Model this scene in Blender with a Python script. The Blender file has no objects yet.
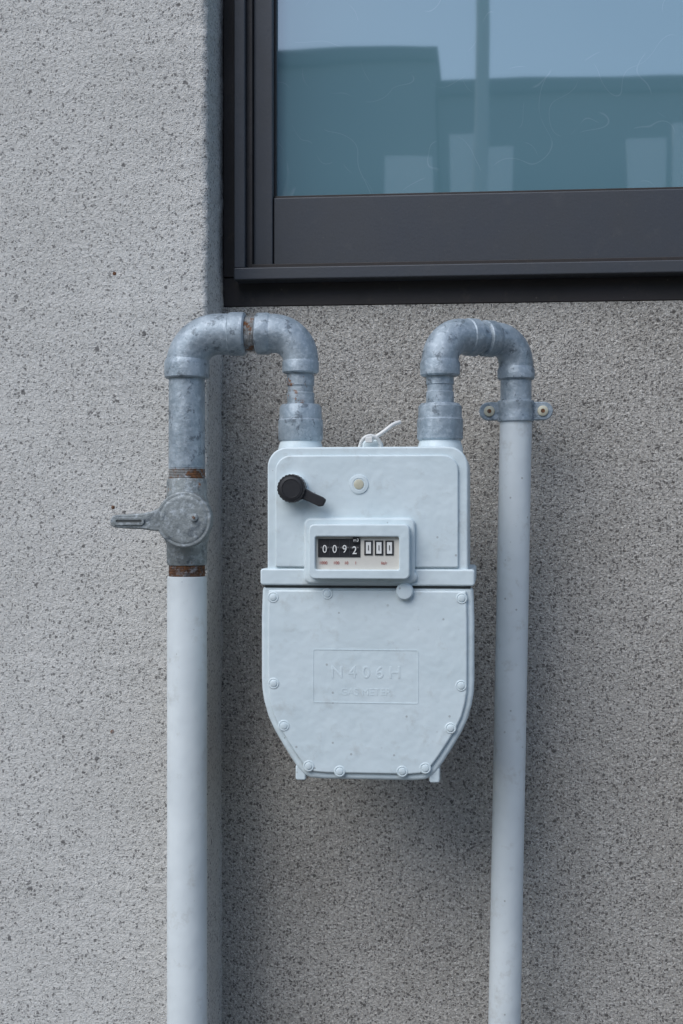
import bpy, bmesh, math, random
from mathutils import Vector, noise
random.seed(4)
S = bpy.context.scene
COL = S.collection

# ------------------------------------------------------------------ materials
def newmat(name):
    m = bpy.data.materials.new(name); m.use_nodes = True
    nt = m.node_tree; b = nt.nodes['Principled BSDF']
    return m, nt, b
def N(nt, t, **kw):
    n = nt.nodes.new(t)
    for k, v in kw.items(): setattr(n, k, v)
    return n
def L(nt, a, b): nt.links.new(a, b)
def coords(nt): return N(nt, 'ShaderNodeTexCoord').outputs['Object']
def noise_n(nt, co, scale, detail=2, rough=.55, dist=0):
    n = N(nt, 'ShaderNodeTexNoise'); n.inputs['Scale'].default_value = scale
    n.inputs['Detail'].default_value = detail; n.inputs['Roughness'].default_value = rough
    n.inputs['Distortion'].default_value = dist
    L(nt, co, n.inputs['Vector']); return n.outputs['Fac']
def ramp(nt, fac, a, b, va=0., vb=1.):
    r = N(nt, 'ShaderNodeMapRange'); r.clamp = True
    r.inputs['From Min'].default_value = a; r.inputs['From Max'].default_value = b
    r.inputs['To Min'].default_value = va; r.inputs['To Max'].default_value = vb
    L(nt, fac, r.inputs['Value']); return r.outputs['Result']
def mth(nt, op, a, b=None):
    m = N(nt, 'ShaderNodeMath', operation=op)
    for i, v in enumerate((a, b)):
        if v is None: continue
        if isinstance(v, (int, float)): m.inputs[i].default_value = v
        else: L(nt, v, m.inputs[i])
    return m.outputs[0]
def mixc(nt, fac, a, b, bt='MIX'):
    m = N(nt, 'ShaderNodeMix', data_type='RGBA', blend_type=bt)
    for s, v in ((m.inputs[0], fac), (m.inputs[6], a), (m.inputs[7], b)):
        if isinstance(v, (int, float)): s.default_value = v
        elif isinstance(v, tuple): s.default_value = (*v, 1)
        else: L(nt, v, s)
    return m.outputs[2]
def bump(nt, b, h, dist, strength=1.0):
    n = N(nt, 'ShaderNodeBump'); n.inputs['Distance'].default_value = dist
    n.inputs['Strength'].default_value = strength
    L(nt, h, n.inputs['Height']); L(nt, n.outputs[0], b.inputs['Normal'])

def specks(nt, co, scale, thr, size, soft=.12, light=None):
    """random aggregate grains: mask 0..1; optionally a second mask for pale grains"""
    v = N(nt, 'ShaderNodeTexVoronoi', feature='F1'); v.inputs['Scale'].default_value = scale
    L(nt, co, v.inputs['Vector'])
    sep = N(nt, 'ShaderNodeSeparateColor'); L(nt, v.outputs['Color'], sep.inputs[0])
    sel = ramp(nt, sep.outputs[0], thr, thr + .02)
    szv = mth(nt, 'SUBTRACT', v.outputs['Distance'], mth(nt, 'MULTIPLY', sep.outputs[1], .16))
    d = ramp(nt, szv, size-.08, size-.08 + soft, 1, 0)
    out = mth(nt, 'MULTIPLY', sel, d)
    if light is None: return out
    sl = ramp(nt, sep.outputs[0], light-.02, light, 1, 0)
    return out, mth(nt, 'MULTIPLY', sl, d)

def stucco(name, ca, cb, grain, sp, speckcol, bumpd, palecol, paleamt):
    m, nt, b = newmat(name); co = coords(nt)
    (k1, d1), (k2, d2), (k3, d3) = sp
    warp = N(nt, 'ShaderNodeTexNoise'); warp.inputs['Scale'].default_value = 320; warp.inputs['Detail'].default_value = 1
    L(nt, co, warp.inputs['Vector'])
    wm = N(nt, 'ShaderNodeVectorMath', operation='MULTIPLY_ADD')
    L(nt, warp.outputs['Color'], wm.inputs[0]); wm.inputs[1].default_value = (.0046,)*3
    L(nt, co, wm.inputs[2]); cw = wm.outputs[0]
    big = ramp(nt, noise_n(nt, co, 5, 3, .65), .35, .65)
    c = mixc(nt, big, ca, cb)
    g = noise_n(nt, co, 330, 2, .8)
    c = mixc(nt, 1.0, c, mixc(nt, ramp(nt, g, .3, .7), (1-grain,)*3, (1+grain*.9,)*3), 'MULTIPLY')
    s1, l1 = specks(nt, cw, k1, 1-d1, .30, light=.3)
    s2, l2 = specks(nt, cw, k2, 1-d2, .38, light=.3)
    s3 = specks(nt, cw, k3, 1-d3, .24)
    c = mixc(nt, mth(nt, 'MULTIPLY', mth(nt, 'MAXIMUM', l1, l2), paleamt), c, palecol)
    dark = mth(nt, 'MAXIMUM', mth(nt, 'MULTIPLY', s1, .76), mth(nt, 'MAXIMUM', mth(nt, 'MULTIPLY', s2, .70), mth(nt, 'MULTIPLY', s3, .85)))
    c = mixc(nt, dark, c, speckcol)
    L(nt, c, b.inputs['Base Color']); b.inputs['Roughness'].default_value = .92
    b.inputs['Specular IOR Level'].default_value = .2
    bump(nt, b, g, bumpd)
    return m

M_wall_l = stucco('stucco_light', (.54, .53, .505), (.60, .59, .565), .16, ((285, .17), (500, .26), (135, .035)), (.115, .11, .108), .0020, (.75, .74, .71), .4)
M_wall_r = stucco('stucco_coarse', (.405, .38, .345), (.48, .455, .42), .30, ((265, .26), (460, .36), (125, .06)), (.085, .078, .073), .0034, (.72, .69, .64), .6)

def painted(name, col, col2, rough, bscale=120, bd=.0003, dirt=.25, dirtcol=(.35, .33, .28)):
    m, nt, b = newmat(name); co = coords(nt)
    n1 = ramp(nt, noise_n(nt, co, 14, 3, .65), .35, .7)
    c = mixc(nt, n1, col, col2)
    n2 = ramp(nt, noise_n(nt, co, 45, 4, .75), .56, .8)
    c = mixc(nt, mth(nt, 'MULTIPLY', n2, dirt), c, dirtcol)
    sp = specks(nt, co, 170, .93, .08, .08)
    c = mixc(nt, mth(nt, 'MULTIPLY', sp, dirt), c, (.15, .13, .11))
    L(nt, c, b.inputs['Base Color'])
    L(nt, ramp(nt, n1, 0, 1, rough-.06, rough+.1), b.inputs['Roughness'])
    bump(nt, b, noise_n(nt, co, bscale, 1, .5), bd)
    return m
def plain(name, col, col2, rough, sc=60):
    m, nt, b = newmat(name); co = coords(nt)
    L(nt, mixc(nt, noise_n(nt, co, sc, 2), col, col2), b.inputs['Base Color']); b.inputs['Roughness'].default_value = rough
    return m
M_meter = painted('meter_pale_blue_enamel', (.67, .755, .785), (.60, .69, .72), .40, 90, .0007, .42, (.36, .36, .33))
M_pipe = painted('pipe_white_paint', (.70, .75, .765), (.62, .67, .69), .38, 60, .0007, .5)
M_frame = painted('bronze_aluminium', (.055, .060, .071), (.046, .050, .058), .42, 300, .0001, .25, (.11, .105, .10))
M_frame_d = painted('bronze_aluminium_dark', (.028, .022, .021), (.020, .017, .016), .5, 300, .0001, .4, (.10, .07, .05))
M_black = plain('black_plastic', (.018, .018, .02), (.03, .03, .033), .4, 200)
M_slot = plain('slot_shadow_grey', (.05, .055, .055), (.08, .085, .085), .6)
M_cream = plain('counter_face', (.66, .63, .57), (.60, .58, .53), .5, 200)
M_digit = plain('digit_white', (.8, .8, .78), (.75, .75, .73), .6)
M_print = plain('print_red', (.42, .06, .04), (.35, .06, .04), .6)
M_tie = plain('tie_nylon', (.78, .78, .76), (.7, .7, .68), .35)
M_yellow = plain('boss_yellowed', (.62, .60, .48), (.46, .43, .32), .4, 300)

def galv(name, ca, cb, rustamt, metal=.42, rough=.46, bd=.0007):
    m, nt, b = newmat(name); co = coords(nt)
    n1 = ramp(nt, noise_n(nt, co, 38, 4, .7, .6), .36, .66)
    c = mixc(nt, n1, ca, cb)
    n3 = ramp(nt, noise_n(nt, co, 150, 3, .7), .5, .75)
    c = mixc(nt, mth(nt, 'MULTIPLY', n3, .6), c, (.62, .68, .73))
    n4 = ramp(nt, noise_n(nt, co, 80, 4, .75, .3), .57, .65)
    c = mixc(nt, mth(nt, 'MULTIPLY', n4, .7), c, (.09, .11, .13))
    r = ramp(nt, noise_n(nt, co, 60, 4, .8), .66 - rustamt, .74 - rustamt)
    c = mixc(nt, r, c, mixc(nt, ramp(nt, noise_n(nt, co, 240, 2), .35, .65), (.055, .024, .014), (.22, .10, .045)))
    L(nt, c, b.inputs['Base Color'])
    L(nt, mth(nt, 'MULTIPLY', ramp(nt, r, 0, 1, 1, 0), metal), b.inputs['Metallic'])
    L(nt, ramp(nt, n1, 0, 1, rough, rough+.18), b.inputs['Roughness'])
    bump(nt, b, noise_n(nt, co, 170, 3, .6), bd)
    return m
M_galv = galv('galvanised_silver', (.25, .305, .35), (.40, .46, .51), -.03)
M_galv_r = galv('galvanised_rusting', (.26, .31, .35), (.38, .43, .47), .12)
M_rust = galv('rusted_thread', (.10, .05, .03), (.18, .10, .06), .20, .2, .8, .002)
M_rust_s = galv('partly_rusted_thread', (.22, .22, .22), (.30, .30, .29), .14, .2, .7, .002)
M_valve = galv('cast_valve', (.20, .222, .228), (.28, .305, .31), -.06, .35, .5, .0010)
M_valve_b = galv('cast_valve_body', (.21, .235, .24), (.31, .33, .33), .03, .3, .55, .0014)

# glass: translucent patterned pane, glossy face
m, nt, b = newmat('window_glass'); M_glass = m; co = coords(nt)
big = noise_n(nt, co, 3, 2)
c = mixc(nt, ramp(nt, big, .3, .7), (.125, .25, .30), (.145, .275, .32))
def fibres(sc, w, seedv):
    mp = N(nt, 'ShaderNodeMapping'); mp.inputs['Location'].default_value = (seedv, seedv*2, seedv*.7)
    L(nt, co, mp.inputs['Vector'])
    n = noise_n(nt, mp.outputs[0], sc, 1, .5, .3)
    e = mth(nt, 'ABSOLUTE', mth(nt, 'SUBTRACT', n, .5))
    ln = ramp(nt, e, 0, w, 1, 0)
    mk = ramp(nt, noise_n(nt, mp.outputs[0], sc*2.3, 1), .5, .56)
    return mth(nt, 'MULTIPLY', ln, mk)
fb = mth(nt, 'MAXIMUM', fibres(9, .0026, 3.1), fibres(13, .0034, 9.4))
c = mixc(nt, mth(nt, 'MULTIPLY', fb, .22), c, (.45, .58, .64))
L(nt, c, b.inputs['Base Color']); b.inputs['Roughness'].default_value = .022
b.inputs['IOR'].default_value = 3.2
bump(nt, b, noise_n(nt, co, 7, 1), .00016)

M_ground = plain('asphalt', (.05, .05, .051), (.12, .118, .115), .95, 60)
M_nb = plain('neighbour_siding', (.24, .255, .27), (.28, .295, .31), .8, 2)
M_nbr = plain('neighbour_roof', (.12, .12, .13), (.14, .14, .15), .7)
M_nbw = plain('neighbour_white_panel', (.92, .92, .92), (.90, .90, .90), .6)
M_pole = plain('concrete_pole', (.55, .55, .54), (.6, .6, .59), .8)

# ------------------------------------------------------------------ mesh helpers
def obj(name, me, mat=None, parent=None):
    o = bpy.data.objects.new(name, me); COL.objects.link(o)
    if mat: me.materials.append(mat)
    if parent: o.parent = parent
    return o
def empty(name):
    e = bpy.data.objects.new(name, None); COL.objects.link(e); e.empty_display_size = .05; return e
def finish(bm, name, mat, parent, bevel=0, seg=3, smooth=True):
    bmesh.ops.recalc_face_normals(bm, faces=bm.faces)
    me = bpy.data.meshes.new(name); bm.to_mesh(me); bm.free()
    if smooth: me.shade_smooth()
    o = obj(name, me, mat, parent)
    if bevel:
        bv = o.modifiers.new('bevel', 'BEVEL'); bv.width = bevel; bv.segments = seg
        bv.limit_method = 'ANGLE'; bv.angle_limit = math.radians(28)
        bv.harden_normals = True
    else:
        es = o.modifiers.new('split', 'EDGE_SPLIT'); es.split_angle = math.radians(35)
    return o
def box(name, x0, x1, y0, y1, z0, z1, mat, parent=None, bevel=0, seg=2):
    bm = bmesh.new()
    vs = [bm.verts.new((x, y, z)) for x in (x0, x1) for y in (y0, y1) for z in (z0, z1)]
    for f in ((0,1,3,2),(4,6,7,5),(0,4,5,1),(2,3,7,6),(0,2,6,4),(1,5,7,3)):
        bm.faces.new([vs[i] for i in f])
    return finish(bm, name, mat, parent, bevel, seg, smooth=bool(bevel))
def prism(name, pts, y0, y1, mat, parent=None, bevel=0, seg=3):
    bm = bmesh.new()
    a = [bm.verts.new((x, y0, z)) for x, z in pts]
    c = [bm.verts.new((x, y1, z)) for x, z in pts]
    bm.faces.new(a); bm.faces.new(c[::-1])
    n = len(pts)
    for i in range(n): bm.faces.new((a[i], c[i], c[(i+1) % n], a[(i+1) % n]))
    return finish(bm, name, mat, parent, bevel, seg)
def rrect(x0, x1, z0, z1, r, n=6, rb=None):
    rb = r if rb is None else rb
    out = []
    for cx, cz, a0, rr in ((x1-rb, z0+rb, -90, rb), (x1-r, z1-r, 0, r), (x0+r, z1-r, 90, r), (x0+rb, z0+rb, 180, rb)):
        for i in range(n+1):
            t = math.radians(a0 + 90*i/n); out.append((cx+rr*math.cos(t), cz+rr*math.sin(t)))
    return out
def ring_prism(name, o_pts, i_pts, y0, y1, mat, parent=None, bevel=0):
    bm = bmesh.new(); n = len(o_pts)
    A = [bm.verts.new((x, y0, z)) for x, z in o_pts]; B = [bm.verts.new((x, y1, z)) for x, z in o_pts]
    C = [bm.verts.new((x, y0, z)) for x, z in i_pts]; D = [bm.verts.new((x, y1, z)) for x, z in i_pts]
    for i in range(n):
        j = (i+1) % n
        for q in ((A[i],A[j],B[j],B[i]), (C[i],D[i],D[j],C[j]), (A[i],C[i],C[j],A[j]), (B[i],B[j],D[j],D[i])):
            bm.faces.new(q)
    return finish(bm, name, mat, parent, bevel)
def sweep(name, pts, radii, mat, parent=None, binorm=None, seg=40, cap=True, bevel=0):
    pts = [Vector(p) for p in pts]; bm = bmesh.new(); rings = []
    for i, p in enumerate(pts):
        a = pts[max(i-1, 0)]; c = pts[min(i+1, len(pts)-1)]
        t = (c-a).normalized()
        bn = Vector(binorm); bn = (bn - t*bn.dot(t)).normalized(); nn = t.cross(bn)
        rings.append([bm.verts.new(p + radii[i]*(math.cos(2*math.pi*k2/seg)*bn + math.sin(2*math.pi*k2/seg)*nn)) for k2 in range(seg)])
    for r0, r1 in zip(rings, rings[1:]):
        for k in range(seg): bm.faces.new((r0[k], r0[(k+1)%seg], r1[(k+1)%seg], r1[k]))
    if cap: bm.faces.new(rings[0][::-1]); bm.faces.new(rings[-1])
    return finish(bm, name, mat, parent, bevel)
def lathe(name, origin, axis, prof, mat, parent=None, seg=48):
    """prof: list of (t along axis, r)"""
    o = Vector(origin); ax = Vector(axis).normalized()
    bn = Vector((0,1,0)) if abs(ax.y) < .9 else Vector((1,0,0)); bn = (bn-ax*bn.dot(ax)).normalized(); nn = ax.cross(bn)
    bm = bmesh.new(); rings = []
    for t, r in prof:
        rings.append([bm.verts.new(o + ax*t + max(r,1e-5)*(math.cos(2*math.pi*k/seg)*bn + math.sin(2*math.pi*k/seg)*nn)) for k in range(seg)])
    for r0, r1 in zip(rings, rings[1:]):
        for k in range(seg): bm.faces.new((r0[k], r0[(k+1)%seg], r1[(k+1)%seg], r1[k]))
    bm.faces.new(rings[0][::-1]); bm.faces.new(rings[-1])
    return finish(bm, name, mat, parent)
def text(name, s, x, y, z, size, mat, parent, ext=.0002, bev=0, sx=1):
    cu = bpy.data.curves.new(name, 'FONT'); cu.body = s; cu.size = size; cu.extrude = ext
    cu.align_x = 'CENTER'; cu.align_y = 'CENTER'; cu.bevel_depth = bev
    o = bpy.data.objects.new(name, cu); COL.objects.link(o); cu.materials.append(mat)
    o.rotation_euler = (math.radians(90), 0, 0); o.location = (x, y, z); o.parent = parent; o.scale = (sx, 1, 1)
    return o
def elbow_pts(ax, zc, h, R, lh, lv, n=14):
    """vertical leg on axis point ax; horizontal leg leaves opposite to h. path: horizontal end -> down end"""
    ax = Vector((ax[0], ax[1], 0)); h = Vector((h[0], h[1], 0)).normalized()
    P = [ax - h*(R+lh) + Vector((0,0,zc))]
    for i in range(n+1):
        t = math.pi/2*i/n
        P.append(ax - h*R + h*R*math.sin(t) + Vector((0,0,zc-R+R*math.cos(t))))
    P.append(ax + Vector((0,0,zc-R-lv)))
    return P
def lerp_r(n, a, c): return [a+(c-a)*i/(n-1) for i in range(n)]
def thread(length, r, pitch=.0016, amp=.0007):
    k = int(length/pitch*2); return [(length*i/k, r + (amp if i % 2 else 0)) for i in range(k+1)]

# ------------------------------------------------------------------ ground + wall
box('ground', -300, 300, -300, 300, -.3, 0, M_ground)

XC = -.1787; YC = -.0835; ZS = 1.479
bm = bmesh.new()
# projecting pier with softly rounded, slightly uneven arris
zs = [0, .3, .6] + [.6+.003*i for i in range(1, 467)] + [2.4, 3.5, 6]
rc = .007
prof = [(-6, YC), (-1.0, YC), (XC-.03, YC)]
for i in range(9):
    t = math.radians(-90 + 90*i/8); prof.append((XC-rc+rc*math.cos(t), YC+rc+rc*math.sin(t)))
for yy in (-.07, -.06, -.045, -.03, -.015, 0, .02, .2): prof.append((XC, yy))
grid = []
for z in zs:
    row = []
    for i, (x, y) in enumerate(prof):
        d = 0
        if 2 < i < len(prof)-1 and .6 < z < 2.0:
            d = .0015*noise.noise(Vector((x*90, y*90, z*90))) + .0016*noise.noise(Vector((x*20, y*20, z*14)))
        row.append(bm.verts.new((x+d, y-(d if i < 12 else 0), z)))
    grid.append(row)
for r0, r1 in zip(grid, grid[1:]):
    for k in range(len(prof)-1): bm.faces.new((r0[k], r0[k+1], r1[k+1], r1[k]))
me = bpy.data.meshes.new('stucco_wall'); bm.to_mesh(me); bm.free(); me.shade_smooth()
wall = obj('stucco_wall', me, M_wall_l)
for nm, a in (('lower_panel', (-.25, 6, 0, .2, 0, ZS)), ('side_panel', (1.55, 6, 0, .2, ZS, 6)), ('upper_panel', (-.25, 1.55, 0, .2, 2.65, 6))):
    box(nm, *a, M_wall_r, wall)

# ------------------------------------------------------------------ window
win = empty('window')
XR = 1.55; ZT = 2.65
box('outer_frame_bottom', XC+.001, XR, .004, .12, ZS+.001, ZS+.034, M_frame_d, win, .001)
box('outer_frame_side', XC+.001, XC+.020, .002, .12, ZS+.034, ZT, M_frame_d, win, .001)
box('outer_frame_side.001', XR-.02, XR, .002, .12, ZS+.034, ZT, M_frame_d, win, .001)
box('outer_frame_top', XC+.020, XR-.02, .002, .12, ZT-.03, ZT, M_frame_d, win, .001)
FX = -.1614
box('frame_jamb', FX, FX+.012, -.020, .06, 1.5195, ZT-.03, M_frame, win, .0012)
box('frame_jamb_step', FX+.012, FX+.0185, -.009, .06, 1.5205, ZT-.03, M_frame_d, win, .0008)
box('frame_jamb_inner', FX+.0185, FX+.040, -.001, .06, 1.5205, ZT-.03, M_frame, win, .0012)
box('frame_sill', FX, XR-.02, -.022, .07, 1.506, 1.5195, M_frame, win, .0015)
box('frame_sill_track', FX+.0185, XR-.02, -.012, .06, 1.5200, 1.5245, M_frame_d, win, .0006)
box('sash_bottom_rail', FX+.0405, XR-.06, .003, .04, 1.525, 1.601, M_frame, win, .0015)
box('glazing_bead', FX+.0405, XR-.06, .008, .03, 1.6012, 1.6040, M_frame_d, win, .0006)
box('sash_stile', FX+.0225, FX+.0398, .003, .04, 1.527, ZT-.035, M_frame, win, .0015)
box('glazing_bead.001', FX+.040, FX+.042, .012, .03, 1.6042, ZT-.05, M_frame_d, win, .0004)
box('pane', FX+.030, XR-.05, .020, .026, 1.598, ZT-.04, M_glass, win)

# ------------------------------------------------------------------ left gas pipe
YP = -.145
gp = empty('gas_pipe'); XL = -.1875
lathe('riser', (XL, YP, 0), (0,0,1), [(0,.0203), (1.18,.0203), (1.1835,.0200), (1.1845,.0188)], M_pipe, gp)
lathe('threaded_joint_low', (XL, YP, 1.1845), (0,0,1), thread(.012, .0181), M_rust, gp)
lathe('threaded_joint_high', (XL, YP, 1.283), (0,0,1), thread(.012, .0181), M_rust_s, gp)
lathe('steel_nipple', (XL, YP, 1.2935), (0,0,1), [(0,.0184), (.002,.0187), (.10,.0184)], M_galv, gp)
ZH = 1.431
ep = elbow_pts((XL, YP), ZH, (-1, 0), .032, .012, .008)
sweep('elbow', ep, lerp_r(len(ep), .0208, .0214), M_galv, gp, (0,1,0))
lathe('elbow_bead', (XL, YP, 1.386), (0,0,1), [(0,.0212), (.0015,.0228), (.014,.0231), (.018,.0226), (.021,.0208)], M_galv, gp)
lathe('elbow_bead.001', (XL+.043, YP, ZH), (1,0,0), [(0,.0200), (.002,.0220), (.014,.0222), (.0165,.0216), (.018,.0195)], M_galv, gp)
lathe('coupling_nipple', (XL+.058, YP, ZH), (1,0,0), thread(.0185, .0172), M_rust_s, gp)
ep = elbow_pts((-.0705, YP), ZH, (1, 0), .028, .014, .010)
sweep('elbow.001', ep, lerp_r(len(ep), .0201, .0176), M_galv, gp, (0,1,0))
lathe('elbow_bead.002', (-.1162, YP, ZH), (1,0,0), [(0,.0190), (.0015,.0211), (.012,.0213), (.0155,.0198)], M_galv, gp)
lathe('elbow_bead.003', (-.0705, YP, 1.390), (0,0,1), [(0,.0168), (.0015,.0184), (.011,.0186), (.015,.0172)], M_galv, gp)
lathe('meter_nipple', (-.0705, YP, 1.355), (0,0,1), [(0,.0138), (.015,.0140), (.016,.0128), (.022,.0128), (.023,.0138), (.037,.0138)], M_galv_r, gp)
lathe('meter_union', (-.0705, YP, 1.3215), (0,0,1), [(0,.0212), (.002,.0226), (.021,.0226), (.0225,.0215), (.034,.0213), (.0372,.0190), (.0375,.0130)], M_galv, gp)

# ------------------------------------------------------------------ shut-off valve
gv = empty('gas_shutoff_valve'); ZV = 1.2425
lathe('body', (XL, YP, 1.196), (0,0,1), [(0,.0195), (.002,.0205), (.020,.0207), (.026,.0225), (.045,.0245), (.064,.0225), (.070,.0205), (.086,.0205), (.088,.0196)], M_valve_b, gv)
lathe('bonnet', (XL, YP, ZV), (0,-1,0), [(0,.0235), (.028,.0235), (.030,.0225), (.031,.019)], M_valve_b, gv)
cxh = XL+.0065; R = .0278; pts = []
a0 = math.radians(156); a1 = math.radians(204)
n = 44
for i in range(n+1):
    t = a1 + (2*math.pi-(a1-a0))*i/n; pts.append((cxh+R*math.cos(t), ZV+R*math.sin(t)))
tip = cxh-.0730
pts += [(cxh-.033, ZV+.0082), (cxh-.042, ZV+.0062), (tip+.012, ZV+.0052), (tip+.004, ZV+.0046)]
pts += [(tip+.0035-.0048*math.sin(math.radians(q)), ZV-.002+.0062*math.cos(math.radians(q))) for q in range(20, 180, 20)]
pts += [(tip+.012, ZV-.0090), (cxh-.042, ZV-.0096), (cxh-.033, ZV-.0110)]
prism('handle', pts, YP-.046, YP-.033, M_valve, gv, .0025, 4)
sl = [(x, z) for x, z in rrect(tip+.005, tip+.031, ZV-.0030, ZV-.0004, .0012)]
prism('handle_slot', sl, YP-.0468, YP-.0462, M_slot, gv)
ring_prism('handle_slot_rim', rrect(tip+.0024, tip+.0336, ZV-.0058, ZV+.0022, .0038), sl, YP-.0475, YP-.0455, M_valve, gv, .0005)
lathe('handle_boss', (cxh, YP-.046, ZV), (0,-1,0), [(0,.0240), (.0005,.0234), (.0008,.0205)], M_valve, gv)
lathe('screw', (cxh+.0105, YP-.0466, ZV+.002), (0,-1,0), [(0,.0042), (.0014,.0040), (.0020,.0028)], M_valve, gv)
lathe('screw_pin', (cxh+.0105, YP-.0487, ZV+.002), (0,-1,0), [(0,.0015), (.0005,.0014)], M_rust, gv)
box('stop_lug', XL+.018, XL+.0245, YP-.030, YP+.002, ZV-.012, ZV+.012, M_valve_b, gv, .002)

# ------------------------------------------------------------------ right gas pipe
gq = empty('gas_pipe.001'); XM = .0703; XQ = .1468; YQ = -.085; Z2 = 1.4275
dv = Vector((XQ-XM, YQ-YP, 0)); dh = dv.normalized(); bnv = (-dh.y, dh.x, 0)
lathe('meter_union', (XM, YP, 1.3215), (0,0,1), [(0,.0212), (.002,.0230), (.021,.0230), (.0225,.0219), (.034,.0217), (.0372,.0190), (.0375,.0130)], M_galv, gq)
lathe('meter_nipple', (XM, YP, 1.355), (0,0,1), [(0,.0138), (.015,.0140), (.016,.0128), (.022,.0128), (.023,.0138), (.037,.0138)], M_galv, gq)
ep = elbow_pts((XM, YP), Z2, (-dh.x, -dh.y), .027, .013, .008)
sweep('elbow', ep, lerp_r(len(ep), .0180, .0186), M_galv, gq, bnv)
lathe('elbow_bead', (XM, YP, 1.386), (0,0,1), [(0,.0180), (.0015,.0198), (.012,.0202), (.017,.0184)], M_galv, gq)
p0 = Vector((XM, YP, Z2)) + dh*.032
lathe('elbow_bead.001', p0, dh, [(0,.0178), (.0015,.0190), (.012,.0192), (.014,.0165)], M_galv, gq)
lathe('coupling_nipple', p0+dh*.010, dh, [(0,.0155), (.02,.0155)], M_galv, gq)
ep = elbow_pts((XQ, YQ), Z2, (dh.x, dh.y), .025, .013, .008)
sweep('elbow.001', ep, lerp_r(len(ep), .0174, .0178), M_galv, gq, bnv)
lathe('elbow_bead.002', Vector((XQ, YQ, Z2))-dh*.0435, dh, [(0,.0164), (.0015,.0186), (.012,.0188), (.0145,.0174)], M_galv, gq)
lathe('elbow_bead.003', (XQ, YQ, 1.387), (0,0,1), [(0,.0176), (.0015,.0192), (.010,.0194), (.014,.0176)], M_galv, gq)
lathe('steel_nipple', (XQ, YQ, 1.350), (0,0,1), [(0,.0160), (.038,.0160)], M_galv, gq)
ax = Vector((XQ-.0118*1.345/.62, YQ, 0)) - Vector((XQ, YQ, 1.350))
lathe('downpipe', (XQ, YQ, 1.350), ax, [(0,.0166), (1.36,.0168)], M_pipe, gq)

pc = empty('pipe_clamp'); ZC = 1.3545
lathe('band', (XQ-.0002, YQ, ZC-.011), (0,0,1), [(0,.0178), (.0005,.0188), (.003,.0192), (.006,.0182), (.016,.0182), (.019,.0192), (.0215,.0188), (.022,.0178)], M_galv, pc)
def tab(s):
    c0 = XQ+s*.0165; c1 = XQ+s*.0285
    pts = [(c0, ZC-.0095)]
    for i in range(9):
        t = math.radians(-90+180*i/8); pts.append((c1+s*.0095*math.cos(t), ZC+.0095*math.sin(t)))
    pts.append((c0, ZC+.0095))
    return pts
for s, sfx in ((-1, ''), (1, '.001')):
    prism('ear'+sfx, tab(s), YQ-.0035, YQ+.0035, M_galv, pc, .0012)
    lathe('bolt'+sfx, (XQ+s*.0275, YQ-.0035, ZC), (0,-1,0), [(0,.0056), (.0015,.0054), (.0024,.0040)], M_yellow, pc)
    lathe('bolt_recess'+sfx, (XQ+s*.0275, YQ-.0060, ZC), (0,-1,0), [(0,.0022), (.0003,.0021)], M_rust, pc)
lathe('standoff', (XQ, YQ+.016, ZC), (0,1,0), [(0,.006), (.062,.006), (.063,.016), (.0688,.016)], M_galv, pc)

# ------------------------------------------------------------------ gas meter
gm = empty('gas_meter'); XO = .003
def sym(pts):
    r = [(XO+x, z) for x, z in pts]
    return r + [(XO-x, z) for x, z in pts[::-1]]
low = [(.1015, 1.1780), (.1025, 1.150), (.1025, 1.090), (.1019, 1.078), (.1000, 1.0665), (.0962, 1.053), (.0903, 1.040), (.0815, 1.0250), (.0740, 1.0130), (.0672, 1.0030), (.0615, .9970), (.0550, .9940), (.0440, .9930)]
def inset(pts, d):
    res = []
    for (x, z) in pts:
        k = max(0, min(1, (1.085 - z)/.085))
        res.append((x - d*(1-.35*k), z + d*k))
    res[0] = (res[0][0], pts[0][1]-d*.45)
    return res
prism('lower_case_rear', sym(inset(low, .005)), -.212, -.085, M_meter, gm, .004)
prism('lower_case_flange', sym(low), -.2145, -.2035, M_meter, gm, .0035, 4)
prism('lower_case_front', sym(inset(low, .0065)), -.2180, -.2140, M_meter, gm, .0034, 5)
for s, sfx in ((-1, ''), (1, '.001')):
    prism('foot'+sfx, rrect(XO+s*.0645-.005, XO+s*.0645+.005, .9912, 1.006, .0022), -.2130, -.196, M_meter, gm, .0015)
prism('joint_band', rrect(XO-.1030, XO+.1030, 1.1795, 1.1955, .003), -.2185, -.083, M_meter, gm, .002)
prism('joint_gasket', rrect(XO-.0990, XO+.0990, 1.1770, 1.180, .001), -.2140, -.086, M_slot, gm)
prism('upper_case', rrect(XO-.0965, XO+.0965, 1.194, 1.3125, .019, 8, .002), -.2150, -.086, M_meter, gm, .0065, 5)
prism('upper_case_front', rrect(XO-.0885, XO+.0875, 1.197, 1.3045, .015, 8, .002), -.2180, -.2148, M_meter, gm, .0028, 5)
for x in (-.0705, XM):
    lathe('port_neck' + ('' if x < 0 else '.001'), (x, YP, 1.305), (0,0,1), [(0,.0235), (.010,.0225), (.0165,.0205)], M_meter, gm)
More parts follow.
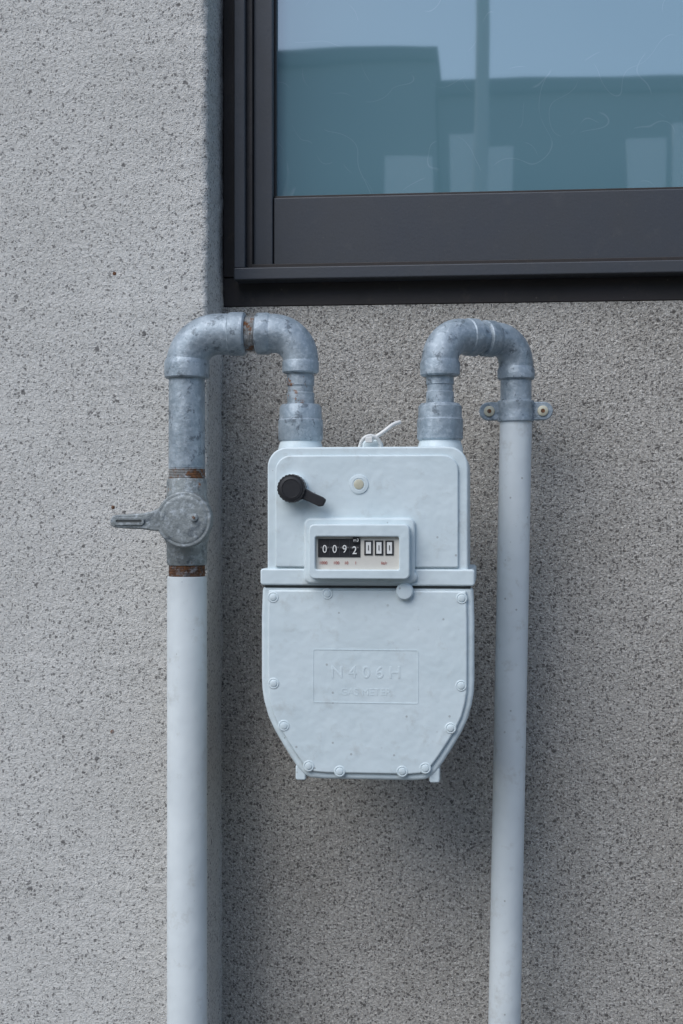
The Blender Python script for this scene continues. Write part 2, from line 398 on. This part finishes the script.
# counter housing
CX = -.0035; CZ = 1.2135
prism('counter_base', rrect(CX-.0535, CX+.0530, 1.1815, 1.2445, .007), -.2235, -.2165, M_meter, gm, .0025)
o_ = rrect(CX-.0470, CX+.0485, 1.1865, 1.2385, .005); i_ = rrect(CX-.0412, CX+.0385, 1.1955, 1.2265, .002)
ring_prism('counter_bezel', o_, i_, -.2345, -.2225, M_meter, gm, .0016)
prism('counter_face', rrect(CX-.043, CX+.040, 1.194, 1.228, .001), -.2292, -.2240, M_cream, gm)
prism('drum_window', rrect(CX-.0390, CX+.0015, 1.2070, 1.2245, .0005), -.2297, -.2293, M_black, gm)
for i, dch in enumerate('0092'):
    x = CX-.0325+.0095*i
    text('digit'+('' if i == 0 else '.%03d' % i), dch, x, -.2306, 1.2145-(.0012 if i == 3 else 0), .0105, M_digit, gm, .0001, .0001 if i == 3 else 0, .85)
    lathe('drum'+('' if i == 0 else '.%03d' % i), (x-.0040, -.2262, 1.2150), (1,0,0), [(0,.0040), (.008,.0040)], M_black, gm)
    if i < 3: box('drum_divider'+('' if i == 0 else '.%03d' % i), x+.00455, x+.00495, -.2303, -.2296, 1.2075, 1.224, M_frame, gm)
box('unit_tag', CX-.0055, CX+.0005, -.2312, -.2298, 1.2205, 1.2262, M_black, gm)
text('unit', 'm3', CX-.0025, -.2315, 1.2233, .0042, M_digit, gm)
for i in range(3):
    x = CX+.0092+.0100*i
    sfx = '' if i == 0 else '.%03d' % i
    box('subdial_frame'+sfx, x-.0040, x+.0040, -.2299, -.2293, 1.2090, 1.2230, M_black, gm)
    box('subdial'+sfx, x-.0024, x+.0024, -.2303, -.2300, 1.2105, 1.2215, M_digit, gm)
    text('subdial_digit'+sfx, '1', x, -.2306, 1.2158, .0070, M_black, gm)
for j, (tx, s) in enumerate(((-.034, '1000'), (-.0215, '100'), (-.012, '10'), (-.003, '1'), (.024, 'lit/r'))):
    text('legend'+('' if j == 0 else '.%03d' % j), s, CX+tx, -.2295, 1.2015, .0040, M_print, gm, .0001)
lathe('blank_boss', (-.0045, -.2178, 1.2765), (0,-1,0), [(0,.0094), (.0012,.0090), (.0016,.0060), (.0012,.0056)], M_meter, gm)
lathe('blank_boss_plug', (-.0045, -.2184, 1.2765), (0,-1,0), [(0,.0050), (.0012,.0046), (.0016,.0030)], M_yellow, gm)
lathe('test_plug', (.0395, -.2175, 1.1745), (0,-1,0), [(0,.0085), (.005,.0082), (.0065,.0070), (.007,.0040)], M_meter, gm)
lathe('seal_plug', (.046, -.2180, 1.1885), (0,-1,0), [(0,.0055), (.004,.0052), (.005,.0035)], M_meter, gm)
# screws, shallow painted-over heads
sc = [(-.038, 1.1715), (-.0905, 1.168), (.0905, 1.168), (-.0900, 1.085), (.0900, 1.085), (-.0800, 1.0445), (.0800, 1.0445), (-.0560, 1.0060), (.0560, 1.0060), (.034, 1.0025), (-.026, 1.0015)]
for i, (x, z) in enumerate(sc):
    s = '' if i == 0 else '.%03d' % i
    lathe('screw'+s, (XO+x, -.2170, z), (0,-1,0), [(0,.0056), (.0013,.0054), (.0017,.0046), (.0013,.0040), (.0013,.0034), (.0022,.0030), (.0026,.0015)], M_meter, gm, 24)
ring_prism('embossed_frame', rrect(-.0490, .0525, 1.0670, 1.1185, .002), rrect(-.0482, .0517, 1.0678, 1.1177, .0015), -.2183, -.2170, M_meter, gm)
text('embossed_mark', 'N 4 0 6 H', .002, -.2180, 1.0960, .0165, M_meter, gm, .00012, .00014)
text('embossed_mark.001', 'GAS METER', .002, -.2180, 1.0775, .0095, M_meter, gm, .00010, .00010)
# black tap knob
KX, KZ = -.0675, 1.2725
lathe('knob_base', (KX, -.2175, KZ), (0,-1,0), [(0,.0142), (.004,.0142), (.005,.0130)], M_meter, gm)
def gear(r, n=24, d=.0008):
    return [(KX+(r+(d if i % 2 else 0))*math.cos(math.pi*i/n), KZ+(r+(d if i % 2 else 0))*math.sin(math.pi*i/n)) for i in range(2*n)]
prism('knob', gear(.0130), -.2360, -.2220, M_black, gm, .0006, 2)
lathe('knob_cap', (KX, -.2360, KZ), (0,-1,0), [(0,.0115), (.0008,.0110), (.0012,.0088), (.0006,.0084)], M_black, gm)
an = math.radians(-23); ca, sa = math.cos(an), math.sin(an)
pl = [(.006, -.0060), (.020, -.0052), (.031, -.0058), (.0345, -.0035), (.0345, .0030), (.031, .0040), (.020, .0042), (.006, .0060)]
prism('knob_lever', [(KX+x*ca-z*sa, KZ+x*sa+z*ca) for x, z in pl], -.2335, -.2265, M_black, gm, .0012)

# cable tie on top
def curve(name, pts, r, mat, parent):
    cu = bpy.data.curves.new(name, 'CURVE'); cu.dimensions = '3D'; cu.bevel_depth = r; cu.bevel_resolution = 4
    sp = cu.splines.new('NURBS'); sp.points.add(len(pts)-1)
    for p, q in zip(sp.points, pts): p.co = (*q, 1)
    sp.use_endpoint_u = True; sp.order_u = 3
    o = bpy.data.objects.new(name, cu); COL.objects.link(o); cu.materials.append(mat); o.parent = parent
    return o
ct = empty('cable_tie')
prism('lug', rrect(-.003, .017, 1.300, 1.3205, .006), -.200, -.192, M_meter, ct, .002)
curve('loop', [(-.005,-.205,1.312), (-.003,-.210,1.320), (.006,-.208,1.3245), (.014,-.206,1.320), (.016,-.200,1.311), (.008,-.198,1.308)], .0018, M_tie, ct)
curve('tail', [(.003,-.206,1.3180), (.012,-.206,1.323), (.020,-.206,1.3285), (.028,-.203,1.3355), (.0335,-.198,1.3370)], .0019, M_tie, ct)
box('head', .001, .008, -.211, -.204, 1.3165, 1.3225, M_tie, ct, .001)

for i, (x, z) in enumerate(((-.2795, 1.505), (-.281, 1.255), (-.282, 1.015))):
    lathe('rust_spot' + ('' if i == 0 else '.%03d' % i), (x, YC+.0005, z), (0,-1,0), [(0,.0022), (.0008,.0020), (.0012,.0008)], M_rust, wall, 10)

# ------------------------------------------------------------------ across the street (seen only in the glass)
nb = empty('neighbouring_house')
box('main_block', -.5, 9, -24, -15, 0, 6.0, M_nb, nb)
box('parapet', -.55, 9.05, -24.05, -14.9, 6.0, 6.15, M_nbr, nb)
box('tall_block', -9, -.52, -24, -14.8, 0, 6.35, M_nb, nb)
box('tall_parapet', -9.05, -.5, -24.05, -14.7, 6.35, 6.5, M_nbr, nb)
for i, (x0, x1, z0, z1) in enumerate(((-1.05,-.55,4.2,5.12), (-.35,-.05,4.2,5.35), (.02,.32,4.2,5.2), (1.55,1.95,4.2,5.25), (2.02,2.5,4.2,5.4), (-4.2,-2.9,3.8,4.9))):
    s = '' if i == 0 else '.%03d' % i
    box('balcony_panel'+s, x0, x1, -14.2, -14.1, z0, z1, M_nbw, nb)
box('balcony_slab', -6, 8.8, -14.99 if False else -14.69, -14.0, 4.0, 4.2, M_nbr, nb)
up = empty('utility_pole')
lathe('shaft', (.0, -13.2, 0), (0,0,1), [(0,.09), (8.5,.06)], M_pole, up, 20)
box('crossarm', -.7, .7, -13.16, -13.08, 7.6, 7.7, M_pole, up)

# ------------------------------------------------------------------ light
w = bpy.data.worlds.new("World"); S.world = w; w.use_nodes = True
nt = w.node_tree; bg = nt.nodes['Background']
sky = nt.nodes.new('ShaderNodeTexSky'); sky.sky_type = 'NISHITA'; sky.sun_disc = False
EL, AZ = 47, -34     # azimuth measured from -Y toward -X
sky.sun_elevation = math.radians(EL)
nt.links.new(sky.outputs[0], bg.inputs[0]); bg.inputs[1].default_value = .15
sd = Vector((math.sin(math.radians(AZ))*math.cos(math.radians(EL)), -math.cos(math.radians(AZ))*math.cos(math.radians(EL)), math.sin(math.radians(EL))))
sky.sun_rotation = math.atan2(sd.x, sd.y)
sun = bpy.data.lights.new('sun', 'SUN'); sun.energy = 2.15; sun.angle = math.radians(50); sun.color = (.985, .99, .985)
so = bpy.data.objects.new('sun', sun); COL.objects.link(so)
so.rotation_euler = sd.to_track_quat('Z', 'Y').to_euler(); so.location = (-3, -4, 6)

cam = bpy.data.cameras.new('camera'); co_ = bpy.data.objects.new('camera', cam); COL.objects.link(co_)
co_.location = (.124, -1.6, 1.25); co_.rotation_euler = (math.radians(90), 0, math.radians(6))
cam.sensor_fit = 'VERTICAL'; cam.sensor_height = 36; cam.lens = 50.98; cam.clip_start = .05; cam.clip_end = 1000
S.camera = co_
S.view_settings.view_transform = 'Standard'; S.view_settings.look = 'None'; S.view_settings.exposure = 0
